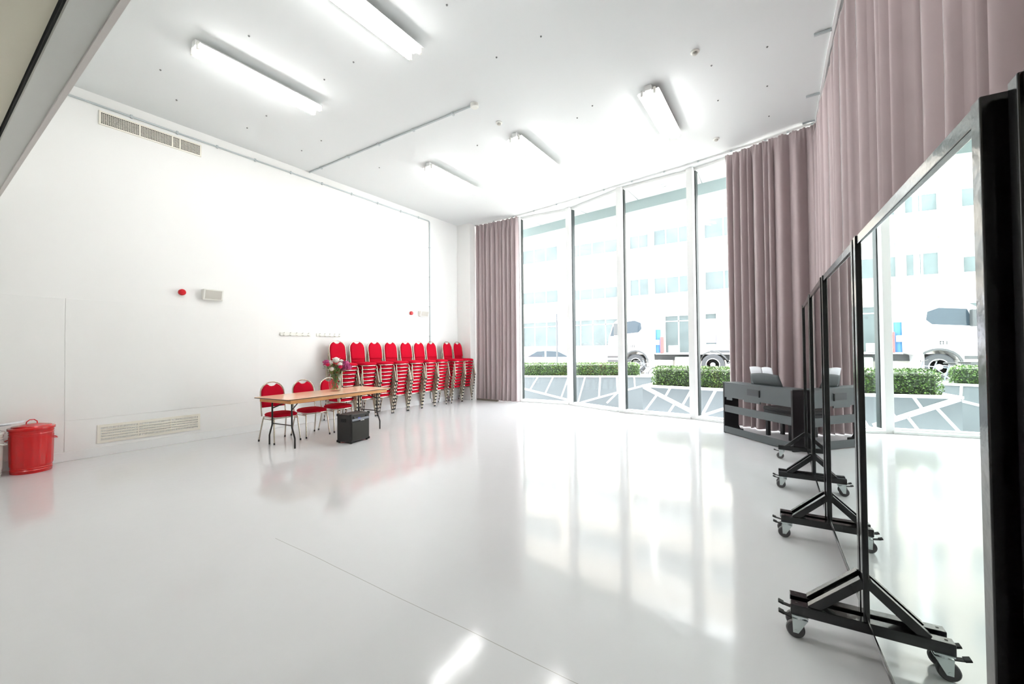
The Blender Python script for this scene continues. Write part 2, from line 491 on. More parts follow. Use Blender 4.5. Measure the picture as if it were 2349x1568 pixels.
# ------------------------------------------------------------------ curtains
def path_at(P, s):
    for a, b in zip(P[:-1], P[1:]):
        d = math.hypot(b[0]-a[0], b[1]-a[1])
        if s <= d or (a, b) == (P[-2], P[-1]):
            t = s/d
            tx, ty = (b[0]-a[0])/d, (b[1]-a[1])/d
            return (a[0]+tx*s, a[1]+ty*s, tx, ty)
        s -= d
def curtain(name, label, P, side, wid, amp, z0, z1, seed, spread=0.0, power=0.7, wid2=None, cut=0.5):
    rnd = random.Random(seed)
    L = sum(math.hypot(b[0]-a[0], b[1]-a[1]) for a, b in zip(P[:-1], P[1:]))
    folds = []; s = 0
    while s < L:
        w = rnd.uniform(*(wid2 if wid2 and s > cut*L else wid))
        folds.append((s, min(w, L-s+1e-6), amp*rnd.uniform(0.55,1.15)*(min(1, w/((wid[0]+wid[1])/2)))**0.7, rnd.uniform(-0.35,0.35), rnd.uniform(-1,1)))
        s += w
    N = 16
    zs = [z0, z0+0.03, z0+0.12, z0+0.3, z0+0.7, 1.4, 2.1, 2.8, 3.5, 4.1, 4.5, z1-0.28, z1-0.16, z1-0.09, z1-0.04, z1]
    rows = []
    for z in zs:
        h = (z-z0)/(z1-z0)
        head = max(0.0, 1-(z1-z)/0.30)
        row = []
        for (fs, fw, fa, fk, fp) in folds:
            for j in range(N):
                u = j/N
                lean = fk*fw*0.5*(1-h)*math.sin(PI*u)
                px, py, tx, ty = path_at(P, min(L, max(0, fs+u*fw+lean)))
                nx, ny = -ty*side, tx*side
                sc_ = (0.5-0.5*math.cos(2*PI*u))**power
                c = fa*(sc_-0.5)*(1-0.75*head)
                c += 0.012*fp*math.sin(2*PI*u+3*h)*(1-head)
                pleat = 0.014*head*math.sin((fs+u*fw)*2*PI/0.05)
                low = spread*(1-h)**6*((0.5+0.5*math.sin(fs*5+seed)) if spread > 0 else 1)
                d = c+pleat+low
                row.append((px+nx*d, py+ny*d, z+0.012*head*math.sin((fs+u*fw)*41)))
        rows.append(row)
    o = MB().grid(rows).build(name, 'curtain', smooth=75, solid=0.004, fix=False)
    return tag(o, label, 'curtain')
curtain('curtain', 'mauve curtain bunched at the left end of the glazed wall near the chair stacks',
        [(-7.48,9.36),(-6.72,9.38),(-6.02,9.36)], -1, (0.06,0.20), 0.17, 0.015, 5.035, 3, spread=0.05, power=0.5)
curtain('curtain', 'mauve curtain on the glazed wall behind the digital piano',
        [(-0.90,8.60),(-0.2,8.33),(0.52,8.17)], -1, (0.06,0.19), 0.13, 0.015, 5.01, 11, spread=0.08, power=0.6, wid2=(0.16,0.32), cut=0.5)
curtain('curtain', 'long mauve curtain covering the right wall behind the row of mirrors',
        [(0.45,8.40),(0.52,7.8),(0.56,6.4),(0.62,4.9),(0.69,3.8),(0.75,2.6),(0.85,1.3),(0.87,0.72)], 1, (0.11,0.36), 0.22, 0.03, 5.035, 31, spread=-0.07, power=1.0)
b = MB().bar((-7.36,9.235,0.02),(-6.62,9.20,0.02),0.07,0.04).build('timber_batten', 'batten', bevel=0.003)
tag(b, 'grey brown timber batten on the floor in front of the left curtain', 'wood strip')

# ------------------------------------------------------------------ ceiling lights
def make_light():
    t = thing('fluorescent_light', '', 'ceiling light')
    L = 1.54
    MB().box(-0.045,0.045,-L/2,L/2,-0.075,0.0).build('body', 'white', t, bevel=0.006)
    m = MB()
    for s in (-1, 1):
        m.grid([[(s*0.03,-L/2+0.03,-0.072),(s*0.03,L/2-0.03,-0.072)],[(s*0.135,-L/2+0.02,-0.070),(s*0.135,L/2-0.02,-0.070)],[(s*0.150,-L/2+0.02,-0.087),(s*0.150,L/2-0.02,-0.087)]])
    m.build('reflector', 'white', t, solid=0.003)
    for s in (-1, 1):
        x = s*0.085
        MB().tube([(x,-L/2+0.03,-0.12),(x,L/2-0.03,-0.12)], 0.019, 12).build('tube', 'tube', t, smooth=40)
        for e in (-1, 1):
            MB().box(x-0.016,x+0.016,e*(L/2-0.018)-0.014,e*(L/2-0.018)+0.014,-0.135,-0.05).build('lamp_holder', 'white_plastic', t, bevel=0.003)
    return t
lp = make_light()
lights = [(-5.68,2.66,'twin tube fluorescent ceiling light nearest the upper wall grille'),
          (-3.63,2.66,'twin tube fluorescent ceiling light cut by the top edge of the picture'),
          (-1.55,2.66,'added unseen twin tube ceiling light above the near mirrors, nearest the long curtain'),  # out of view; completes the grid, added to brighten the right side
          (-5.72,6.46,'twin tube fluorescent ceiling light over the red chair stacks'),
          (-3.74,6.50,'twin tube fluorescent ceiling light, middle one of the row by the windows'),
          (-1.53,6.50,'twin tube fluorescent ceiling light nearest the piano corner'),
          (-5.6,-1.3,'added twin tube fill light on the low rear ceiling behind the header beam')]  # unseen fitting, added as fill for the left wall and header beam
for i, (x, y, lab) in enumerate(lights):
    if i == 0:
        lp.location = (x, y, CZ-0.002); lp['label'] = lab; lp['group'] = 'fluorescent lights on the ceiling'
    else:
        copy_thing(lp, (x, y, CZ-0.002 if y > 0 else 3.238), 0, lab, 'fluorescent lights on the ceiling')

# ------------------------------------------------------------------ ceiling bits
def detector(x, y, lab):
    t = thing('smoke_detector', lab, 'smoke detector', (x, y, CZ), group='detectors on the ceiling')
    MB().lathe([(0.052,0.001),(0.052,-0.012),(0.046,-0.016)], 24).build('base', 'white_plastic', t, smooth=40)
    MB().lathe([(0.03,-0.015),(0.03,-0.034),(0.02,-0.042)], 20).build('sensor_head', 'grille', t, smooth=40)
detector(-0.872, 5.415, 'round smoke detector on the ceiling to the right of the lights, near the curtain')
detector(-3.77, 5.339, 'round smoke detector on the ceiling beside the middle window-side light')
detector(-0.954, 7.907, 'small round sprinkler on the ceiling close to the curtain track')
for x, y in [(-6.637,1.858),(-5.085,2.224),(-2.914,3.191),(-4.473,3.168),(-5.085,3.153),(-7.248,2.214),(-2.938,4.117),(-2.311,4.131),
             (-2.353,5.757),(-0.741,5.806),(-0.13,5.826),(-0.159,6.708),(-0.775,6.687),(-0.165,7.604),(-7.227,3.137),(-6.608,3.14),
             (-6.624,4.049),(-7.248,4.052),(-4.515,5.716),(-6.673,5.305),(-2.679,5.926)]:
    o = MB().lathe([(0.011,0.001),(0.011,-0.006),(0.006,-0.012)], 10).build('ceiling_fixing', 'fixing', loc=(x, y, CZ))
    tag(o, 'tiny dark screw fixing dotted on the white ceiling', 'screw', 'screw fixings in the ceiling')

t = thing('cable_conduit', 'grey conduit running along the top of the left wall and down beside the chairs', 'conduit')
MB().tube([(WX+0.014,0.70,4.917),(WX+0.014,7.96,4.917),(WX+0.014,7.99,4.905),(WX+0.014,8.0,4.88),(WX+0.014,8.0,0.13)], 0.014, 8).build('pipe', 'galv', t, smooth=50)
for y in (1.9, 2.45, 3.0, 3.6, 4.25, 4.9, 5.6, 6.3, 7.0, 7.6):
    MB().box(WX-0.001,WX+0.031,y-0.012,y+0.012,4.893,4.941).build('clip', 'galv', t)
for z in (4.2, 3.4, 2.6, 1.8):
    MB().box(WX-0.001,WX+0.031,7.976,8.024,z-0.012,z+0.012).build('clip', 'galv', t)
t = thing('ceiling_conduit', 'grey conduit running out across the ceiling to a round box', 'conduit')
MB().tube([(-7.985,4.625,CZ-0.016),(-3.83,4.72,CZ-0.016)], 0.014, 8).build('pipe', 'galv', t, smooth=50)
for k in range(5):
    x = -7.6+k*0.85; y = 4.63+(x+7.96)*0.0229
    MB().box(x-0.014,x+0.014,y-0.026,y+0.026,CZ-0.034,CZ+0.001).build('clip', 'galv', t)
MB().lathe([(0.062,0.001),(0.062,-0.045),(0.05,-0.055)], 24, (-3.78,4.724,CZ)).build('junction_box', 'white_plastic', t, smooth=40)

# ------------------------------------------------------------------ wall fittings (facing +X)
def vent(lab, y0, y1, z0, z1, fr, cols, rows, joints):
    t = thing('wall_vent', lab, 'vent', (WX, 0, 0))
    MB().box(-0.001,0.004,y0,y1,z0,z1).build('shade_sheet', 'vent_dark', t)  # shallow dark sheet on the wall, duct shade painted into its colour
    MB().box(0,0.016,y0-fr,y1+fr,z1,z1+fr).box(0,0.016,y0-fr,y1+fr,z0-fr,z0).box(0,0.016,y0-fr,y0,z0,z1).box(0,0.016,y1,y1+fr,z0,z1).build('frame', 'cream', t)
    m = MB()
    for k in range(1, cols):
        y = y0+(y1-y0)*k/cols
        m.box(0.004,0.012,y-0.0022,y+0.0022,z0,z1)
    for k in range(1, rows):
        z = z0+(z1-z0)*k/rows
        m.box(0.004,0.013,y0,y1,z-0.0028,z+0.0028)
    m.build('grille', 'cream', t)
    m = MB()
    for y in joints: m.box(0.004,0.016,y-0.008,y+0.008,z0,z1)
    m.build('divider', 'cream', t)
    return t
vent('cream grid vent high on the left wall under the conduit', 1.578, 2.752, 4.678, 4.832, 0.022, 60, 8, (2.0,2.39,2.49))
v = vent('cream grid vent low on the left wall above the baseboard', 1.60, 2.735, 0.212, 0.395, 0.036, 60, 5, (2.0,2.385))
m = MB()
for z in (0.2486, 0.2852, 0.3218, 0.3584): m.box(0.008,0.018,1.60,2.735,z-0.009,z+0.009)
m.build('slat', 'cream', v)
def sounder(y, z, lab):
    t = thing('alarm_sounder', lab, 'fire alarm', (WX, y, z), group='fire alarm sounders on the left wall')
    MB().lathe([(0.048,-0.001),(0.048,0.02)], 20, ax='x').build('base', 'white_plastic', t, smooth=40)
    MB().lathe([(0.05,0.018),(0.05,0.05),(0.04,0.062),(0.02,0.062),(0.018,0.07)], 20, ax='x').build('dome', 'sounder', t, smooth=40)
sounder(2.516, 2.388, 'red round alarm sounder on the left wall above the boarded panels')
sounder(7.319, 2.379, 'red round alarm sounder on the left wall above the chair stacks')
def wall_speaker(y0, y1, z0, z1, lab):
    t = thing('wall_speaker', lab, 'loudspeaker', (WX, 0, 0), group='wall speakers on the left wall')
    MB().prism([(-0.001,z0+0.01),(0.07,z0),(0.115,z1),(-0.001,z1)], y0, y1, xf=lambda p: (p[0], p[2], p[1])).build('case', 'white_plastic', t, bevel=0.006)
    a = Vector((0.07, 0, z0)); b = Vector((0.115, 0, z1)); n = (b-a).normalized(); o = Vector((n.z, 0, -n.x))
    p = a+n*0.02+o*0.001; q = b-n*0.018+o*0.001
    MB().bar((p.x,(y0+y1)/2,p.z),(q.x,(y0+y1)/2,q.z),y1-y0-0.05,0.006,up=(1,0,0)).build('grille', 'grille', t)
wall_speaker(2.785, 3.07, 2.295, 2.47, 'cream and grey wall speaker right of the sounder over the boarded panels')
wall_speaker(7.59, 7.88, 2.31, 2.463, 'cream and grey wall speaker beside the conduit over the chair stacks')
def hook_rail(y0, y1, z, lab):
    t = thing('coat_rail', lab, 'coat hooks', (WX, 0, z), group='coat hook rails on the left wall')
    MB().box(-0.001,0.02,y0,y1,-0.03,0.03).build('rail', 'white_plastic', t, bevel=0.004)
    for k in range(5):
        y = y0+0.06+(y1-y0-0.12)*k/4
        MB().tube([(0.018,y,0.02),(0.05,y,0.022),(0.06,y,0.035)], 0.006, 8).tube([(0.018,y,-0.005),(0.04,y,-0.03),(0.06,y,-0.03),(0.066,y,-0.015)], 0.006, 8).build('hook', 'hook', t, smooth=50)
hook_rail(4.047, 4.649, 1.765, 'white coat hook rail on the left wall, the one farther from the chair stacks')
hook_rail(4.769, 5.333, 1.765, 'white coat hook rail on the left wall above the nearest chair stack')

# ------------------------------------------------------------------ chairs
def arch_pts(hw, z0, zs, ztop, n=10):
    pts = [(-hw, z0), (-hw, zs)]
    for i in range(1, n):
        a = PI*i/n
        pts.append((-hw*math.cos(a)*1.0, zs+(ztop-zs)*math.sin(a)**0.9))
    return pts + [(hw, zs), (hw, z0)]
def back_x(z): return -0.195-0.135*(z-0.40)
def make_chair():
    t = thing('banquet_chair', '', 'chair')
    # seat pad: rounded plan, domed cushion
    def plan(k, n=28):
        out = []
        for i in range(n):
            a = 2*PI*i/n
            c, s = math.cos(a), math.sin(a)
            e = 0.55
            x = 0.215*math.copysign(abs(c)**e, c); y = 0.205*math.copysign(abs(s)**e, s)
            if x < 0: y *= 0.94
            out.append((0.02+x*k, y*k))
        return out
    prof = [(0.93,0.408),(0.985,0.416),(1.0,0.43),(0.985,0.442),(0.9,0.456),(0.7,0.468),(0.4,0.476)]
    vs = []; fs = []; n = 28
    for k, z in prof: vs += [(x, y, z) for x, y in plan(k)]
    for i in range(len(prof)-1):
        for j in range(n): fs.append((i*n+j, i*n+(j+1)%n, (i+1)*n+(j+1)%n, (i+1)*n+j))
    fs.append(tuple(range(n-1,-1,-1))); fs.append(tuple(range((len(prof)-1)*n, len(prof)*n)))
    MB().add(vs, fs).build('seat', 'red', t, smooth=60)
    # back pad with a scooped hand hold at the top
    out = arch_pts(0.172, 0.535, 0.745, 0.918, 14)
    out2 = []
    for y, z in out:
        if abs(y) < 0.075: z = min(z, 0.918-0.052*(1-(y/0.075)**2)**0.5)
        out2.append((y, z))
    def pad(off, k, zc=0.72):
        return [(back_x(zc+(z-zc)*k)+off, y*k, zc+(z-zc)*k) for y, z in out2]
    rings = [pad(-0.012,0.97), pad(-0.010,1.0), pad(0.010,1.0), pad(0.019,0.95), pad(0.023,0.8)]
    n = len(out2); vs = [p for r in rings for p in r]; fs = []
    for i in range(len(rings)-1):
        for j in range(n): fs.append((i*n+j, i*n+(j+1)%n, (i+1)*n+(j+1)%n, (i+1)*n+j))
    fs.append(tuple(range(n-1,-1,-1))); fs.append(tuple(range((len(rings)-1)*n, len(rings)*n)))
    MB().add(vs, fs).build('backrest', 'red', t, smooth=50)
    MB().tube([(back_x(z), y, z) for y, z in arch_pts(0.188, 0.40, 0.745, 0.935, 14)], 0.0102, 8).build('back_frame', 'chrome', t, smooth=60)
    loop = []
    for (x, y) in plan(0.985, 24): loop.append((x, y, 0.399))
    MB().tube(loop, 0.008, 6, closed=True).tube([(0.17,-0.18,0.366),(-0.15,-0.18,0.366)], 0.008, 6).tube([(0.17,0.18,0.366),(-0.15,0.18,0.366)], 0.008, 6)\
        .tube([(0.03,-0.18,0.366),(0.03,0.18,0.366)], 0.008, 6).build('seat_frame', 'chrome', t, smooth=60)
    for s in (-1, 1):
        l = MB().tube([(0.165,s*0.178,0.398),(0.185,s*0.184,0.36),(0.234,s*0.205,0.012)], 0.0105, 8).build('leg', 'chrome', t, smooth=60)
        MB().tube([(0.2305,s*0.2045,0.03),(0.2345,s*0.205,0.0)], 0.013, 8).build('foot_cap', 'rubber', l, smooth=60)
        l = MB().tube([(-0.145,s*0.178,0.398),(-0.165,s*0.182,0.36),(-0.25,s*0.206,0.012)], 0.0105, 8).build('leg', 'chrome', t, smooth=60)
        MB().tube([(-0.2455,s*0.205,0.03),(-0.251,s*0.206,0.0)], 0.013, 8).build('foot_cap', 'rubber', l, smooth=60)
    return t
chair = make_chair()
first = True
def place_chair(x, y, z, lab, group, rz=0.0):
    global first
    if first:
        chair.location = (x, y, z); chair.rotation_euler = (0, 0, rz); chair['label'] = lab; chair['group'] = group; first = False
        return
    copy_thing(chair, (x, y, z), rz, lab, group)
place_chair(-6.79, 3.44, 0, 'red banquet chair at the left end of the folding table, nearest the vent', 'chairs behind the folding table', 0.0)
place_chair(-6.80, 3.96, 0, 'red banquet chair in the middle behind the folding table', 'chairs behind the folding table', -0.02)
place_chair(-6.84, 4.48, 0, 'red banquet chair behind the vase, between the folding table and the first stack', 'chairs behind the folding table', 0.0)
stack_y = [5.12, 5.60, 6.06, 6.51, 6.97, 7.41, 7.85, 8.47, 8.90]
stack_name = ['the stack behind the vase', 'the second stack from the left', 'the third stack from the left', 'the fourth stack from the left',
              'the fifth stack, middle of the nine', 'the sixth stack from the left', 'the seventh stack, left of the gap',
              'the eighth stack, right of the gap', 'the last stack next to the left curtain']
for i, y in enumerate(stack_y):
    for k in range(10):
        lv = 'bottom red chair' if k == 0 else ('topmost red chair' if k == 9 else ORD[k]+' red chair from the floor')
        place_chair(-7.70+0.0155*k, y+random.uniform(-0.006,0.006), 0.0795*k, lv+' in '+stack_name[i], 'stacked red banquet chairs', random.uniform(-0.012,0.012))

# ------------------------------------------------------------------ folding table, vase, amp
TA = math.radians(5.5)
t = thing('folding_table', 'beech topped folding table with dark bent legs in front of the red chairs', 'table', (-6.45,4.08,0), TA)
L2, W2 = 1.0, 0.41
MB().box(-W2,W2,-L2,L2,0.722,0.742).build('tabletop', 'wood', t, bevel=0.004)
MB().box(-W2-0.003,W2+0.003,-L2-0.003,L2+0.003,0.724,0.736).build('edge_strip', 'edge_dark', t)
m = MB()
m.box(W2-0.05,W2-0.03,-L2+0.06,L2-0.06,0.668,0.722).box(-W2+0.03,-W2+0.05,-L2+0.06,L2-0.06,0.668,0.722)
m.box(-W2+0.05,W2-0.05,-L2+0.06,-L2+0.08,0.668,0.722).box(-W2+0.05,W2-0.05,L2-0.08,L2-0.06,0.668,0.722)
m.build('apron', 'wood_edge', t, bevel=0.003)
for e in (-1, 1):
    for s in (-1, 1):
        y = e*(L2-0.17); x = s*0.24
        MB().tube([(x,y,0.69),(x,y,0.32),(x+s*0.005,y,0.30),(x+s*0.068,y,0.155),(x+s*0.072,y,0.14),(x+s*0.072,y,0.0)], 0.0125, 8).build('leg', 'table_leg', t, smooth=50)
    y = e*(L2-0.17)
    MB().tube([(-0.24,y,0.33),(0.24,y,0.33)], 0.009, 8).tube([(-0.24,y,0.66),(0.24,y,0.66)], 0.009, 8).build('stretcher', 'table_leg', t, smooth=50)
    MB().bar((0.24,y,0.56),(0.08,y-e*0.26,0.69),0.006,0.018).bar((-0.24,y,0.56),(-0.08,y-e*0.26,0.69),0.006,0.018).build('brace', 'table_leg', t)
VX, VY, VZ = -6.465, 4.20, 0.742
t = thing('flower_vase', 'clear glass vase of cut flowers standing on the folding table', 'vase', (VX, VY, VZ))
VS = 1.42
prof = [(r*VS, h*VS) for r, h in [(0.055,0.0),(0.062,0.01),(0.070,0.06),(0.072,0.12),(0.071,0.15),(0.058,0.185),(0.052,0.20),(0.056,0.215),(0.062,0.225)]]
inner = [(r-0.004, max(h, 0.012)) for r, h in reversed(prof)]
MB().lathe(prof+inner, 28).build('vase_glass', 'vase_glass', t, smooth=50)
MB().lathe([(0.07,0.0125),(0.083,0.03),(0.094,0.12),(0.096,0.19)], 24).build('water', 'water', t, smooth=50)
b = thing('flower_bunch', 'bunch of white, pink and mauve flowers in the glass vase on the table', 'flowers', (VX, VY, VZ))
rnd = random.Random(4)
heads = [('petal_white',0.02,0.00,0.365,0.075),('petal_white',-0.01,-0.06,0.335,0.06),('petal_white',0.02,0.075,0.352,0.05),('petal_white',0.05,-0.085,0.265,0.05),('petal_white',0.07,0.02,0.315,0.055),
         ('petal_rose',0.06,-0.145,0.318,0.042),('petal_rose',0.10,0.005,0.287,0.045),('petal_rose',-0.06,-0.05,0.335,0.04),
         ('petal_mauve',0.05,0.12,0.325,0.06),('petal_mauve',0.0,0.15,0.302,0.055),('petal_mauve',0.03,0.10,0.28,0.055),('petal_mauve',-0.02,-0.11,0.345,0.045),('petal_mauve',0.06,0.155,0.285,0.045),('petal_white',-0.05,0.04,0.36,0.055)]
for mt, x, y, z, r in heads:
    x, y, z, r = x*VS, y*VS*0.92, z*VS, r*VS*1.05
    m = MB()
    if mt == 'petal_mauve':
        for k in range(22):
            a, c = rnd.uniform(0,2*PI), rnd.uniform(-0.7,1)
            q = (1-c*c)**0.5
            if k == 0: m.ball((x, y, z), r*0.75, r*0.75, r*0.65, n=8, m=5)
            m.ball((x+r*q*math.cos(a)*0.8, y+r*q*math.sin(a)*0.8, z+r*c*0.7), 0.012, n=6, m=4)
    else:
        for ring, (kk, tilt) in enumerate(((12,0.1),(10,0.6),(7,1.05))):
            for k in range(kk):
                a = 2*PI*k/kk+ring*0.3
                rr = r*(1-0.2*ring)
                d = Vector((math.cos(a)*math.cos(tilt), math.sin(a)*math.cos(tilt), math.sin(tilt)))
                p = Vector((x, y, z)); q = p+d*rr; sd = Vector((-math.sin(a), math.cos(a), 0))*rr*0.26
                mid = p+d*rr*0.6+Vector((0,0,0.006))
                m.add([p, mid-sd, q, mid+sd], [(0,1,2,3)])
        m.ball((x, y, z+r*0.15), r*0.5, r*0.5, r*0.45, n=8, m=5)
    f = m.build('flower_head', mt, b, smooth=30)
    MB().tube([(x,y,z-0.01),(x*0.5,y*0.5,0.30),(-x*0.3,-y*0.3,0.03)], 0.0035, 6).build('flower_stem', 'stem', f)
m = MB()
for k in range(420):
    a = rnd.uniform(0,2*PI); zz = rnd.uniform(0.05,0.29) if k % 3 else rnd.uniform(0.2,0.31)
    rmax = 0.055 if zz < 0.19 else 0.04+(zz-0.19)*0.75
    r0 = rnd.uniform(0,rmax)
    p = Vector((r0*math.cos(a), r0*math.sin(a), zz))*VS
    if zz < 0.19: lf = 0.03
    else: lf = rnd.uniform(0.03,0.055)
    d = Vector((math.cos(a+rnd.uniform(-.6,.6)), math.sin(a+rnd.uniform(-.6,.6)), rnd.uniform(-0.6,1.2))).normalized()
    if zz < 0.19: d = Vector((d.x*0.2, d.y*0.2, 1)).normalized()
    s_ = d.cross(Vector((0.3,0.2,1))).normalized()*lf*0.3
    lf *= 1.35
    m.add([p, p+d*lf*0.5-s_, p+d*lf, p+d*lf*0.5+s_], [(0,1,2,3)])
m.build('foliage', 'leaf', b, fix=False)

AX = math.atan2(-0.084, 0.409)
t = thing('guitar_amplifier', 'black portable amplifier standing on the floor in front of the table', 'amplifier', (-5.755,4.055,0), math.radians(11.5))
# local: +X is the grille side
MB().box(-0.14,0.145,-0.20,0.20,0.022,0.445).build('cabinet', 'amp', t, bevel=0.012)
MB().box(0.142,0.153,-0.185,0.185,0.055,0.325).build('speaker_grille', 'amp_grille', t, bevel=0.004)
p = MB().add([(0.144,-0.185,0.345),(0.144,0.185,0.345),(0.156,0.185,0.345),(0.156,-0.185,0.345),(0.110,-0.185,0.436),(0.110,0.185,0.436),(0.122,0.185,0.446),(0.122,-0.185,0.446)],
         [(0,1,2,3),(4,7,6,5),(0,4,5,1),(1,5,6,2),(2,6,7,3),(3,7,4,0)]).build('control_panel', 'amp_panel', t, bevel=0.002)
def on_panel(y, h, out): return (0.156-0.034*h+out*0.94, y, 0.345+0.101*h+out*0.32)
for y in (-0.135, 0.125):
    MB().tube([on_panel(y,0.5,-0.002), on_panel(y,0.5,0.02)], 0.016, 14).build('knob', 'rubber', p, smooth=40)
for y in (-0.09, -0.155, -0.115, 0.09, 0.07):
    MB().tube([on_panel(y,0.78,-0.002), on_panel(y,0.78,0.01)], 0.007, 10).build('button', 'text_white', p, smooth=40)
MB().bar(on_panel(-0.03,0.25,0.001), on_panel(-0.03,0.85,0.001), 0.05, 0.006, up=(1,0,0.3)).build('display', 'blue', p)
for s in (-1, 1):
    MB().box(-0.06,0.045,s*0.2005-0.004,s*0.2005+0.004,0.33,0.385).build('side_handle', 'rubber', t, bevel=0.004)
    for x in (-0.128, 0.133):
        for z in (0.03, 0.437):
            MB().box(x-0.018,x+0.018,s*0.192-0.016,s*0.192+0.016,z-0.02 if z > 0.1 else 0.012,z+0.018).build('corner_cap', 'rubber', t, bevel=0.006)
for x in (-0.12, 0.115):
    for s in (-1, 1):
        MB().lathe([(0.018,0.0),(0.018,0.024)], 12, (x, s*0.17, 0)).build('foot', 'rubber', t)
m = MB()                                            # small white word on the grille edge
yy = -0.005
for ch in range(5):
    m.box(0.150,0.157,yy+ch*0.017,yy+ch*0.017+0.004,0.331,0.343)
    m.box(0.150,0.157,yy+ch*0.017,yy+ch*0.017+0.012,0.340 if ch % 2 else 0.331,0.343 if ch % 2 else 0.334)
    if ch in (0, 2, 3): m.box(0.150,0.157,yy+ch*0.017+0.009,yy+ch*0.017+0.012,0.331,0.343)
m.build('badge', 'text_white', t)

# ------------------------------------------------------------------ bins and papers
def bin_(x, y, m_, lab, r, h):
    t = thing('metal_bin', lab, 'bin', (x, y, 0), 0.25, group='lidded bins by the left wall')
    n = 72
    prof = [(0.90,0.0),(0.915,0.006),(0.915,0.03),(0.93,0.035),(0.90,0.045),(0.93,0.056),(0.905,0.066),(0.93,0.08),(0.935,0.10),(0.97,0.80*h),(0.965,0.83*h),(0.99,0.85*h),(0.965,0.875*h),(0.99,0.90*h),(0.975,0.93*h),(0.985,0.975*h)]
    vs = []; fs = []
    for k, z in prof:
        for j in range(n):
            a = 2*PI*j/n
            rr = r*k
            if 0.085 < z < 0.82*h: rr += 0.0035*(1 if math.cos(a*18) > 0.2 else -0.3)
            vs.append((rr*math.cos(a), rr*math.sin(a), z))
    for i in range(len(prof)-1):
        for j in range(n): fs.append((i*n+j, i*n+(j+1)%n, (i+1)*n+(j+1)%n, (i+1)*n+j))
    fs.append(tuple(range(n-1,-1,-1))); fs.append(tuple(range((len(prof)-1)*n, len(prof)*n)))
    MB().add(vs, fs).build('body', m_, t, smooth=35)
    l = MB().lathe([(r*1.03,0.945*h),(r*1.045,0.95*h),(r*1.045,0.99*h),(r*1.03,h),(r*0.9,h+0.004),(r*0.86,h+0.014),(r*0.45,h+0.03),(0.02,h+0.04)], 48).build('lid', m_, t, smooth=35)
    MB().tube([(0,-0.05,h+0.02),(0,-0.045,h+0.06),(0,-0.02,h+0.082),(0,0.02,h+0.082),(0,0.045,h+0.06),(0,0.05,h+0.02)], 0.006, 8).build('lid_handle', m_, l, smooth=60)
    for s in (0.9, 0.9+PI):
        c, q = math.cos(s), math.sin(s)
        pts = []
        for k in range(9):
            a = PI*k/8
            w = 0.04*math.cos(a); o = r*0.965+0.035*math.sin(a)
            pts.append((c*o-q*w, q*o+c*w, 0.74*h-0.015*math.sin(a)))
        MB().tube(pts, 0.006, 8).build('side_handle', m_, t, smooth=60)
bin_(-7.715, 0.935, 'bin_red', 'glossy red metal bin with lid beside the left wall', 0.19, 0.545)
bin_(-7.70, 0.530, 'bin_white', 'glossy white metal bin cut off by the left edge of the picture', 0.19, 0.525)
t = thing('paper_sheets', 'white printed sheets lying across the lids of the two bins', 'paper', (-7.70,0.70,0.0))
def sheet(dx, dy, a, z, parent, nm, bend):
    rows = []
    for i in range(7):
        row = []
        for j in range(5):
            u = (i/6-0.5)*0.297; w = (j/4-0.5)*0.21
            row.append((dx+u*math.cos(a)-w*math.sin(a), dy+u*math.sin(a)+w*math.cos(a), z+bend*(u+0.02)+0.05*u*u))
        rows.append(row)
    return MB().grid(rows).build(nm, 'paper', parent, smooth=60, solid=0.002)
sheet(0.03,0.02,1.35,0.607,t,'sheet',0.10)
sheet(0.01,-0.10,1.75,0.590,t,'sheet',0.04)

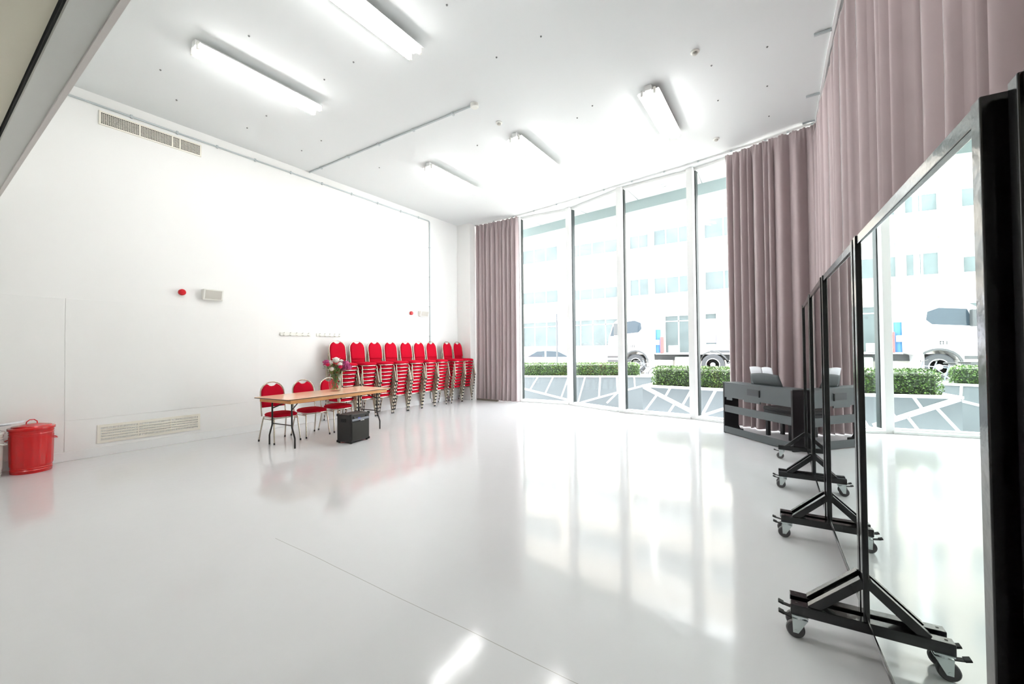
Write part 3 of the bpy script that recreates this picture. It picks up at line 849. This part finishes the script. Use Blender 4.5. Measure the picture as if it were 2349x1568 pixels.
# ------------------------------------------------------------------ mirrors on castors
ZT, ZB = 1.955, 0.165
def mirror_panel(p0, p1, lab, glass_turn=0.0):
    L = math.hypot(p1[0]-p0[0], p1[1]-p0[1])
    t = thing('mobile_mirror', lab, 'mirror', (p0[0], p0[1], 0), math.atan2(p1[1]-p0[1], p1[0]-p0[0]), 'wheeled mirrors along the right side')
    m = MB()
    P = 0.042
    m.box(0,P,-0.028,0.02,ZB,ZT).box(L-P,L,-0.028,0.02,ZB,ZT).box(P,L-P,-0.028,0.014,ZT-P,ZT).box(P,L-P,-0.028,0.010,ZB,ZB+0.026)
    m.build('frame', 'black', t, bevel=0.003)
    MB().box(P-0.003,L-P+0.003,-0.018,-0.004,ZB+0.026,ZT-P+0.003).build('backing', 'black', t)
    g = MB().box(P-0.001-L/2,L/2-P+0.001,-0.002,0.002,ZB+0.027,ZT-P+0.001).build('mirror_glass', 'mirror', t, loc=(L/2,0.003,0), rz=glass_turn)
    for x in (0.021, L-0.021):
        f = MB().box(x-0.025,x+0.025,-0.30,0.30,0.118,0.168).build('foot_bar', 'black', t, bevel=0.003)
        for s in (-1, 1):
            yb = s*0.019-0.004
            MB().bar((x,yb,0.345),(x,s*0.215,0.160),0.036,0.04).build('brace', 'black', f, bevel=0.002)
            MB().lathe([(0.006,0.1675),(0.006,0.1690)], 10, (x, s*0.275, 0)).build('bolt_hole', 'rubber', f)
        for s in (-1, 1):
            yc = s*0.262; yw = s*0.280
            c = MB().box(x-0.03,x+0.03,yc-0.033,yc+0.033,0.112,0.1185).lathe([(0.024,0.098),(0.024,0.113)], 16, (x, yc, 0))\
                .prism([(yc-0.032,0.10),(yc+0.032,0.10),(yw+0.011,0.030),(yw-0.011,0.030)], x-0.021, x-0.0175, xf=lambda p: (p[2], p[0], p[1]))\
                .prism([(yc-0.032,0.10),(yc+0.032,0.10),(yw+0.011,0.030),(yw-0.011,0.030)], x+0.0175, x+0.021, xf=lambda p: (p[2], p[0], p[1]))\
                .box(x-0.021,x+0.021,yc-0.032,yc+0.032,0.0965,0.10).build('castor', 'zinc', t)
            MB().lathe([(0.026,-0.013),(0.034,-0.0145),(0.039,-0.010),(0.040,0),(0.039,0.010),(0.034,0.0145),(0.026,0.013)], 28, (x, yw, 0.040), ax='x').build('wheel', 'tyre_grey', c, smooth=40)
            MB().tube([(x-0.023,yw,0.040),(x+0.023,yw,0.040)], 0.007, 10).build('axle', 'zinc', c, smooth=40)
            MB().bar((x,yc+s*0.02,0.094),(x,yc+s*0.075,0.104),0.026,0.005).bar((x,yc+s*0.065,0.104),(x,yc+s*0.088,0.112),0.03,0.010).build('brake_pedal', 'rubber', c, bevel=0.002)
mirror_panel((0.392,0.02), (0.392,1.215), 'black framed wheeled mirror cut off by the right edge of the picture')
mirror_panel((0.362,1.245), (0.293,2.53), 'largest black framed wheeled mirror, reflecting the truck and hedges', 0.005)
mirror_panel((0.293,2.575), (0.243,3.78), 'second black framed wheeled mirror from the front, reflecting mauve curtain and floor')
mirror_panel((0.238,3.83), (0.212,5.06), 'third black framed wheeled mirror from the front, reflecting the piano')
mirror_panel((0.210,5.105), (0.192,6.36), 'farthest black framed wheeled mirror, ending beside the piano')

# ------------------------------------------------------------------ digital piano, stool, sheet music
PA = math.atan2(-0.718, 0.696)
t = thing('digital_piano', 'black digital piano with its grey back towards the room, standing before the curtains', 'piano', (-0.905,7.785,0), PA)
W = 1.385
side = [(0.0,0.0),(0.36,0.0),(0.36,0.045),(0.30,0.06),(0.27,0.12),(0.27,0.56),(0.40,0.60),(0.42,0.64),(0.42,0.74),(0.26,0.835),(0.0,0.835)]
for x in (0.0, W-0.028):
    MB().prism(side, x, x+0.028, xf=lambda p: (p[2], p[0], p[1])).build('side_panel', 'piano', t, bevel=0.002)
bk = MB().prism([(0.028,0.835),(0.028,0.60),(0.08,0.60),(0.08,0.56),(0.21,0.56),(0.21,0.605),(0.33,0.605),(0.47,0.60),(0.47,0.575),(0.80,0.575),(0.80,0.605),(W-0.028,0.605),(W-0.028,0.835)],
           0.004, 0.02, xf=lambda p: (p[0], p[2], p[1])).build('back_panel', 'piano_back', t)
MB().box(0.55,0.81,-0.001,0.006,0.685,0.785).build('rating_plate', 'plate', bk)
MB().box(0.79,0.805,-0.012,0.004,0.675,0.775).build('cable_clip', 'rubber', bk)
MB().box(0.0,W,0.0,0.27,0.835,0.85).build('top_board', 'piano_back', t, bevel=0.002)
MB().box(0.028,W-0.028,0.004,0.024,0.355,0.47).build('middle_rail', 'piano_back', t, bevel=0.002)
MB().box(0.02,W-0.02,0.0,0.03,0.012,0.115).build('bottom_board', 'piano_back', t, bevel=0.002)
kb = MB().box(0.028,W-0.028,0.02,0.41,0.60,0.655).build('key_bed', 'piano', t, bevel=0.002)
m = MB()
for k in range(52):
    x = 0.08+k*0.0236
    m.box(x,x+0.0222,0.27,0.405,0.655,0.69)
m.build('white_keys', 'ivory', kb)
m = MB()
for k in range(51):
    if k % 7 in (2, 6): continue
    x = 0.08+k*0.0236+0.0165
    m.box(x,x+0.011,0.27,0.35,0.69,0.702)
m.build('black_keys', 'rubber', kb)
MB().prism([(0.02,0.655),(0.27,0.655),(0.25,0.80),(0.02,0.832)], 0.028, W-0.028, xf=lambda p: (p[2], p[0], p[1])).build('control_housing', 'piano', t)
rows = []
for i in range(6):
    h = i/5
    row = []
    for j in range(13):
        u = j/12*2-1
        hw = 0.30-0.03*h
        row.append((0.74+u*hw, 0.17-0.045*h+0.01*u*u, 0.85+h*(0.185-0.022*u*u)))
    rows.append(row)
MB().grid(rows).build('music_rest', 'piano_back', t, smooth=60, solid=0.012)
t2 = thing('sheet_music', 'open white music book resting on the music rest of the piano', 'book', (-0.905,7.785,0), PA)
for s in (-1, 1):
    rows = []
    for i in range(5):
        h = i/4
        row = []
        for j in range(7):
            u = j/6
            row.append((0.70+s*(0.005+0.215*u), 0.188-0.058*h+0.03*(1-(1-u)**2)*(-0.6), 0.856+0.265*h+0.012*math.sin(PI*u)))
        rows.append(row)
    MB().grid(rows).build('page', 'paper', t2, smooth=60, solid=0.003)
t = thing('piano_stool', 'black piano stool with padded seat behind the digital piano', 'stool', (-0.905,7.785,0), PA)
MB().box(0.31,0.85,0.51,0.84,0.36,0.41).build('frame', 'piano', t, bevel=0.004)
MB().box(0.30,0.86,0.50,0.85,0.41,0.472).build('seat', 'amp', t, bevel=0.018)
for x in (0.36, 0.80):
    for y in (0.54, 0.81):
        MB().box(x-0.025,x+0.025,y-0.025,y+0.025,0.0,0.36).build('leg', 'piano', t, bevel=0.003)

# ------------------------------------------------------------------ outside: canopy, street, planters
off = [(-12.0,10.9),(-7.62,10.78),(-6.65,10.64),(-1.02,9.87),(3.0,9.3)]
edge = [(-12.0,9.65),(-8.3,9.65)] + [(x, y+0.05) for x, y in zig] + [(3.0,8.3)]
def off_y(x):
    for a, b in zip(off[:-1], off[1:]):
        if a[0] <= x <= b[0]: return a[1]+(b[1]-a[1])*(x-a[0])/(b[0]-a[0])
m = MB()
for a, b in zip(edge[:-1], edge[1:]):
    m.prism([a, b, (b[0], off_y(b[0])), (a[0], off_y(a[0]))], CZ, CZ+0.25)
cs = struct(m.build('canopy_soffit', 'soffit'))
m = MB()
for a, b in zip(off[:-1], off[1:]): m.bar((*a,CZ-0.10+0.0),(*b,CZ-0.10+0.0),0.10,0.30)
m.build('fascia', 'fascia', cs)
m = MB()
for (a, b) in (((-4.50,9.75),(-4.416,10.28)),((-2.98,9.2),(-2.962,10.12)),((-1.468,9.05),(-1.49,9.9)),((-5.98,9.7),(-5.926,10.5))):
    m.bar((*a,CZ-0.002),(*b,CZ-0.002),0.012,0.005)
m.build('panel_joint', 'joint', cs)
for (x, y), lab in zip(((-5.142,9.95),(-2.214,9.50)), ('round downlight in the canopy soffit outside the left window pane', 'round downlight in the canopy soffit outside the third window pane')):
    t = thing('canopy_downlight', lab, 'downlight', (x, y, CZ), group='downlights in the canopy')
    MB().lathe([(0.085,0.0),(0.085,-0.018),(0.06,-0.02),(0.06,-0.004)], 24).build('trim_ring', 'galv', t, smooth=40)
    MB().lathe([(0.058,-0.003),(0.058,-0.010)], 20).build('lens', 'white_plastic', t)
struct(MB().prism([(-60,9.9),(-8.3,9.9),(-8.3,9.68)]+[(x, y+0.06) for x, y in zig]+[(1.2,8.45),(40,8.45),(40,14.6),(-60,14.6)], -1.0, -0.80).build('lower_pavement', 'paving'))
struct(MB().box(-60,40,14.6,60,-1.0,0.04).build('street', 'street'))

def planter(lab, a, b, depth, ztop, lines):
    """lines: (s0,z0,s1,z1,width) bands on the front face, s measured from a"""
    L = math.hypot(b[0]-a[0], b[1]-a[1])
    t = thing('street_planter', lab, 'planter', (a[0], a[1], 0), math.atan2(b[1]-a[1], b[0]-a[0]), 'striped planter walls outside the windows')
    MB().box(0,L,0,depth,-0.85,ztop-0.05).build('planter_body', 'planter', t)
    MB().box(-0.02,L+0.02,-0.025,0.13,ztop-0.05,ztop).box(-0.02,L+0.02,depth-0.13,depth+0.02,ztop-0.05,ztop).box(-0.02,0.13,0.13,depth-0.13,ztop-0.05,ztop).box(L-0.13,L+0.02,0.13,depth-0.13,ztop-0.05,ztop).build('coping', 'stripe', t)
    MB().box(0.13,L-0.13,0.13,depth-0.13,ztop-0.05,ztop-0.02).build('soil', 'soil', t)
    for (s0, z0, s1, z1, w) in lines:
        MB().bar((s0,-0.004,z0),(s1,-0.004,z1),w,0.012,up=(0,1,0)).build('stripe', 'stripe', t)
    return t
PL = [(-0.01,0.06,1.6,-0.34,0.07),(0.5,0.45,0.24,0.03,0.05),(1.03,0.45,0.76,-0.10,0.05),(1.56,0.45,1.30,-0.26,0.05),(2.12,0.45,1.88,-0.40,0.05),(2.63,0.45,2.58,-0.22,0.06),
      (3.18,0.45,3.20,-0.05,0.06),(3.75,0.45,3.77,0.10,0.05),(1.98,-0.41,3.27,-0.04,0.06),(3.27,-0.04,4.5,0.29,0.06),(3.2,-0.06,2.84,-0.42,0.06)]
planter('white striped grey planter wall outside the two left window panes', (-7.65,12.16), (-3.1,14.35), 0.75, 0.5, PL)
PF = [(0.0,0.45,-0.0,0.44,0.02),(0.03,0.46,1.30,-0.12,0.10),(0.37,0.29,-0.0,-0.22,0.05),(0.69,0.47,0.56,0.24,0.05),(1.18,0.46,0.96,0.06,0.05),(0.79,0.10,0.5,-0.36,0.05),
      (1.70,0.48,1.36,-0.20,0.06),(1.30,-0.18,1.83,0.05,0.06),(1.83,0.05,3.1,0.45,0.06),(2.3,0.45,2.55,-0.3,0.05),(2.9,0.36,3.0,-0.3,0.05),(3.1,0.45,4.5,-0.3,0.08),(3.6,0.45,3.5,-0.3,0.05)]
planter('white striped grey planter wall, the nearer one outside the two right window panes', (-3.034,10.471), (2.2,10.03), 0.85, 0.5, PF)

def hedge(lab, loc, rz, L, D, H, n, seed):
    rnd = random.Random(seed)
    t = thing('box_hedge', lab, 'hedge', loc, rz, 'clipped hedges in the planters')
    MB().box(0.05,L-0.05,0.05,D-0.05,0.0,H-0.05).build('twig_core', 'hedge_core', t, bevel=0.05)
    m = MB()
    for k in range(n):
        f = rnd.random()
        if f < 0.42: p = Vector((rnd.uniform(0,L), rnd.uniform(0,D), H))
        elif f < 0.82: p = Vector((rnd.uniform(0,L), 0, rnd.uniform(0.01,H)))
        elif f < 0.91: p = Vector((0 if rnd.random() < 0.5 else L, rnd.uniform(0,D), rnd.uniform(0.01,H)))
        else: p = Vector((rnd.uniform(0,L), D, rnd.uniform(0.01,H)))
        ex = min(p.x, L-p.x); ez = H-p.z
        rx = max(0, 0.1-ex); 
        if ez < 0.1 and ex < 0.1: p.z -= rx*0.6
        p += Vector((rnd.uniform(-1,1), rnd.uniform(-1,1), rnd.uniform(-1,1)))*0.03
        p.z = max(p.z, 0.012)
        d = Vector((rnd.uniform(-1,1), rnd.uniform(-1,1), rnd.uniform(-0.3,1))).normalized()
        q = d.cross(Vector((rnd.uniform(-1,1), rnd.uniform(-1,1), rnd.uniform(-1,1)))).normalized()
        l = rnd.uniform(0.028,0.05)
        m.add([p-d*l*0.5, p+q*l*0.3, p+d*l*0.5, p-q*l*0.3], [(0,1,2,3)])
    m.build('foliage', 'hedge', t, fix=False)
hedge('long clipped green hedge in the planter outside the two left window panes', (-7.95,12.23,0.482), math.atan2(14.35-12.16,-3.1+7.65), 4.2, 0.5, 0.43, 9000, 1)
hedge('clipped green hedge in the nearer planter outside the right window panes', (-2.835,10.62,0.482), math.atan2(10.03-10.471,2.2+3.034), 3.7, 0.55, 0.47, 9000, 2)

# ------------------------------------------------------------------ outside: office building
bl = thing('office_building', 'pale cream office building with rows of windows across the street', 'building', (0,27,0))
MB().box(-32,14,0.25,8,0.0,15).build('wall', 'brick', bl)
groups = [(-30.0,-26.4,4),(-25.6,-24.3,2),(-23.9,-21.6,3),(-20.9,-17.8,3),(-17.0,-13.93,3),(-13.12,-9.40,4),(-8.60,-7.36,2),(-7.03,-4.74,3),(-4.03,-0.9,3),(-0.1,3.6,4),(4.4,5.65,2),(6.0,8.3,3)]
rowsz = [(1.55,3.48,0.0),(4.82,6.66,0.52),(7.95,9.70,0.45),(11.1,12.9,0.45)]
fac = MB()
rw = random.Random(9)
wins = []
for ri, (z0, z1, bl_h) in enumerate(rowsz):
    for gi, (x0, x1, n) in enumerate(groups):
        if ri == 0 and gi in (6, 7, 8): continue
        wins.append((x0, x1, z0, z1, n, bl_h*rw.uniform(0.6,1.2)))
wins += [(-6.40,-4.74,1.0,3.48,2,0.0),(-4.06,-3.42,1.55,3.50,1,0.0),(-2.6,-0.9,1.0,3.48,2,0.0),(-8.60,-7.36,1.55,3.48,2,0.0)]
# facade skin with real openings, course by course
zs = sorted(set([0.0,15.0]+[w[2] for w in wins]+[w[3] for w in wins]))
for z0, z1 in zip(zs[:-1], zs[1:]):
    cut = sorted((w[0], w[1]) for w in wins if w[2] <= z0+1e-6 and w[3] >= z1-1e-6)
    x = -32.0
    for a, b in cut:
        if a > x: fac.box(x,a,0.0,0.26,z0,z1)
        x = b
    fac.box(x,14.0,0.0,0.26,z0,z1)
fac.build('facade', 'brick', bl)
for (x0, x1, z0, z1, n, bh) in wins:
    m = MB().box(x0,x1,0.13,0.18,z0,z0+0.07).box(x0,x1,0.13,0.18,z1-0.07,z1)
    for k in range(n+1):
        x = x0+(x1-x0)*k/n
        m.box(max(x0, x-0.04),min(x1, x+0.04),0.13,0.18,z0+0.07,z1-0.07)
    if z0 < 2: m.box(x0+0.04,x1-0.04,0.13,0.18,z1-0.42,z1-0.36)
    w = m.build('window', 'fwin', bl)
    MB().box(x0+0.02,x1-0.02,0.15,0.165,z0+0.05,z1-0.05).build('pane', 'fglass', w)
    if bh > 0:
        MB().box(x0+0.05,x1-0.05,0.138,0.149,z1-0.07-(z1-z0)*bh,z1-0.07).build('blind', 'blind', w)
    if abs(x0+4.06) < 0.01:
        MB().box(x0+0.05,x1-0.05,0.136,0.149,z0+0.15,z1-0.43).build('window_film', 'poster', w)
        MB().box(x0+0.14,x1-0.06,0.130,0.135,z0+0.62,z1-0.85).build('paper_notice', 'paper', w)

# ------------------------------------------------------------------ outside: truck
TR = thing('tractor_truck', 'white tractor truck without trailer parked across the street', 'truck', (0,22,0.04))
cabp = [(-8.30,0.55),(-8.30,1.25),(-8.22,1.9),(-7.95,2.75),(-7.55,3.05),(-7.0,3.32),(-6.35,3.46),(-5.98,3.40),(-5.88,3.2),(-5.86,1.05),(-6.05,1.0)]
for k in range(9):
    a = PI*k/8
    cabp.append((-6.73+0.66*math.cos(a), 0.62+0.60*math.sin(a)))
cabp += [(-7.42,0.55)]
cab = MB().prism(cabp, 0.0, 2.4, xf=lambda p: (p[0], p[2], p[1])).build('cab', 'truck', TR, bevel=0.03)
def side_poly(pts, y0, y1, nm, mt, par): return MB().prism(pts, y0, y1, xf=lambda p: (p[0], p[2], p[1])).build(nm, mt, par)
side_poly([(-7.75,2.12),(-7.55,2.78),(-6.75,2.86),(-6.42,2.72),(-6.38,2.4),(-6.55,2.22)], -0.012, 0.02, 'side_window', 'truck_glass', cab)
side_poly([(-8.12,2.05),(-7.95,2.6),(-7.82,2.6),(-7.9,2.05)], -0.012, 0.02, 'quarter_window', 'truck_glass', cab)
side_poly([(-8.2,1.88),(-7.0,1.80),(-6.3,1.92),(-5.95,2.08),(-6.0,2.10),(-6.4,1.98),(-7.0,1.88),(-8.2,1.95)], -0.010, 0.02, 'stripe', 'truck_blue', cab)
side_poly([(-7.0,3.22),(-6.5,3.3),(-6.15,3.1),(-6.0,2.75),(-5.94,2.75),(-6.02,3.16),(-6.4,3.40),(-7.0,3.30)], -0.010, 0.02, 'stripe', 'truck_blue', cab)
side_poly([(-7.46,0.58)]+[(-6.73+0.70*math.cos(PI-PI*k/10), 0.62+0.66*math.sin(PI*k/10)) for k in range(11)]+[(-6.0,0.58)]+[(-6.07,0.58)]+[(-6.73+0.62*math.cos(PI*k/10), 0.62+0.58*math.sin(PI*k/10)) for k in range(11)]+[(-7.38,0.58)],
          -0.05, 0.02, 'wheel_arch', 'chassis', cab)
MB().box(-8.28,-7.45,-0.02,0.02,0.56,0.75).box(-8.28,-7.45,-0.02,0.02,0.85,0.98).build('step_recess', 'chassis', cab)
MB().box(-7.83,-7.6,-0.26,-0.02,2.1,2.75).build('door_mirror', 'chassis', cab, bevel=0.03)
m = MB()                                            # small dark characters on the door
for (x, w_) in ((-6.98,0.03),(-6.88,0.03),(-6.79,0.03)): m.box(x,x+w_,-0.014,0.01,1.42,1.56)
m.box(-6.88,-6.76,-0.014,0.01,1.42,1.445).box(-6.88,-6.76,-0.014,0.01,1.535,1.56)
m.build('door_number', 'chassis', cab)
def wheel(x, nm='wheel'):
    w = MB().lathe([(0.30,0.02),(0.46,0.0),(0.52,0.05),(0.52,0.28),(0.46,0.32),(0.30,0.30)], 32, (x,0.0,0.54), ax='y').build(nm, 'tyre', TR, smooth=40)
    MB().lathe([(0.315,0.02),(0.29,-0.004),(0.27,0.06),(0.12,0.04),(0.10,-0.03),(0.05,-0.04)], 24, (x,0.0,0.54), ax='y').build('rim', 'rim', w, smooth=40)
wheel(-6.73); wheel(-2.98)
MB().box(-7.4,-0.9,0.65,0.85,0.75,1.02).box(-7.4,-0.9,1.55,1.75,0.75,1.02).build('chassis_rail', 'chassis', TR)
side_poly([(-3.75,0.75)]+[(-2.98+0.66*math.cos(PI-PI*k/10), 0.58+0.64*math.sin(PI*k/10)) for k in range(11)]+[(-2.2,0.75),(-2.2,0.70),(-2.3,0.70)]+[(-2.98+0.60*math.cos(PI*k/10), 0.58+0.58*math.sin(PI*k/10)) for k in range(11)]+[(-3.7,0.70)],
          0.02, 0.5, 'mudguard', 'chassis', TR)
MB().box(-4.75,-3.7,0.05,0.6,0.35,0.92).build('fuel_tank', 'tank', TR, bevel=0.05)
MB().box(-5.55,-4.85,0.1,0.6,0.35,0.75).build('battery_box', 'alu', TR, bevel=0.03)
MB().box(-5.7,-1.2,0.1,2.3,1.05,1.12).build('deck_plate', 'alu', TR)
MB().box(-3.2,-1.7,0.7,1.7,1.12,1.25).build('fifth_wheel', 'chassis', TR, bevel=0.03)
MB().tube([(-5.62,0.35,1.12),(-5.62,0.35,2.35)], 0.13, 12).build('air_bottle', 'hose_blue', TR, smooth=40)
MB().box(-5.45,-5.30,0.1,0.2,1.1,1.95).build('rear_board', 'red_board', TR)
MB().box(-5.85,-5.5,0.06,0.12,1.55,1.80).build('plate', 'paper', TR)
MB().box(-5.05,-4.55,0.1,0.2,1.1,1.5).build('tail_rack', 'alu', TR)

# ------------------------------------------------------------------ outside: car, poles, bicycles
CR = thing('parked_car', 'pale silver hatchback parked behind the left hedge', 'car', (0,17,0.04))
cp = [(-11.6,0.35),(-11.62,0.75),(-11.3,0.92),(-10.65,1.02),(-9.95,1.32),(-9.3,1.37),(-8.75,1.34),(-8.1,1.08),(-7.72,0.95),(-7.62,0.7),(-7.65,0.35)]
body = MB().prism(cp, 0.0, 1.7, xf=lambda p: (p[0], p[2], p[1])).build('body', 'car', CR, bevel=0.06)
side_poly([(-10.45,1.0),(-9.9,1.27),(-9.5,1.29),(-9.5,1.0)], -0.012, 0.02, 'side_window', 'truck_glass', body)
side_poly([(-9.4,1.0),(-9.4,1.29),(-8.8,1.27),(-8.25,1.02)], -0.012, 0.02, 'side_window', 'truck_glass', body)
for x in (-10.85, -8.35):
    w = MB().lathe([(0.2,0.0),(0.29,-0.01),(0.31,0.03),(0.31,0.2),(0.2,0.2)], 24, (x,0.0,0.31), ax='y').build('wheel', 'tyre', CR, smooth=40)
    MB().lathe([(0.2,-0.005),(0.16,0.03),(0.04,-0.005)], 16, (x,0.0,0.31), ax='y').build('hub_cap', 'rim', w, smooth=40)
o = MB().tube([(-8.312,16,0.03),(-8.312,16,2.95)], 0.035, 10).build('sign_pole', 'pole_dark', smooth=40)
tag(o, 'thin dark pole standing on the street behind the left hedge', 'pole')
LPT = thing('street_lamp', 'tall white street lamp post beside the truck cab', 'lamp post', (-4.55,17,0.04))
MB().lathe([(0.11,0.0),(0.11,1.1),(0.075,1.15),(0.06,7.5)], 14).build('post', 'white', LPT, smooth=40)
MB().tube([(0,0,7.4),(0.2,0,7.8),(0.9,0,7.9)], 0.04, 8).build('arm', 'white', LPT, smooth=40)
MB().box(0.8,1.35,-0.12,0.12,7.84,7.95).build('lamp_head', 'white', LPT, bevel=0.02)
def bicycle(x, y, rz, lab):
    t = thing('bicycle', lab, 'bicycle', (x, y, 0.04), rz, 'bicycles parked by the lamp post')
    def P(a, h): return (a, 0, h)
    for a in (-0.52, 0.52):
        w = MB().tube([(a+0.33*math.cos(2*PI*k/24), 0, 0.345+0.33*math.sin(2*PI*k/24)) for k in range(24)], 0.016, 6, closed=True).build('wheel', 'tyre', t, smooth=60)
        m = MB()
        for k in range(10):
            q = 2*PI*k/10
            m.tube([(a,0.02*(k % 2)-0.01,0.345),(a+0.32*math.cos(q),0,0.345+0.32*math.sin(q))], 0.003, 4)
        m.build('spokes', 'alu', w)
    m = MB()
    for a, b in ((P(-0.52,0.345),P(-0.05,0.30)),(P(-0.52,0.345),P(-0.18,0.80)),(P(-0.05,0.30),P(-0.2,0.88)),(P(-0.05,0.30),P(0.36,0.74)),(P(-0.17,0.78),P(0.34,0.82)),(P(0.33,0.92),P(0.52,0.345))):
        m.tube([a, b], 0.016, 6)
    m.build('frame', 'bike', t, smooth=60)
    MB().box(-0.33,-0.08,-0.06,0.06,0.88,0.93).build('saddle', 'rubber', t, bevel=0.02)
    MB().tube([(0.30,-0.26,0.98),(0.36,-0.1,0.95),(0.33,0,0.93),(0.36,0.1,0.95),(0.30,0.26,0.98)], 0.012, 6).build('handlebar', 'rubber', t, smooth=60)
bicycle(-4.95, 16.0, 0.25, 'grey bicycle parked left of the white street lamp post')
bicycle(-4.45, 15.4, 0.6, 'grey bicycle parked behind the gap between the two hedges')
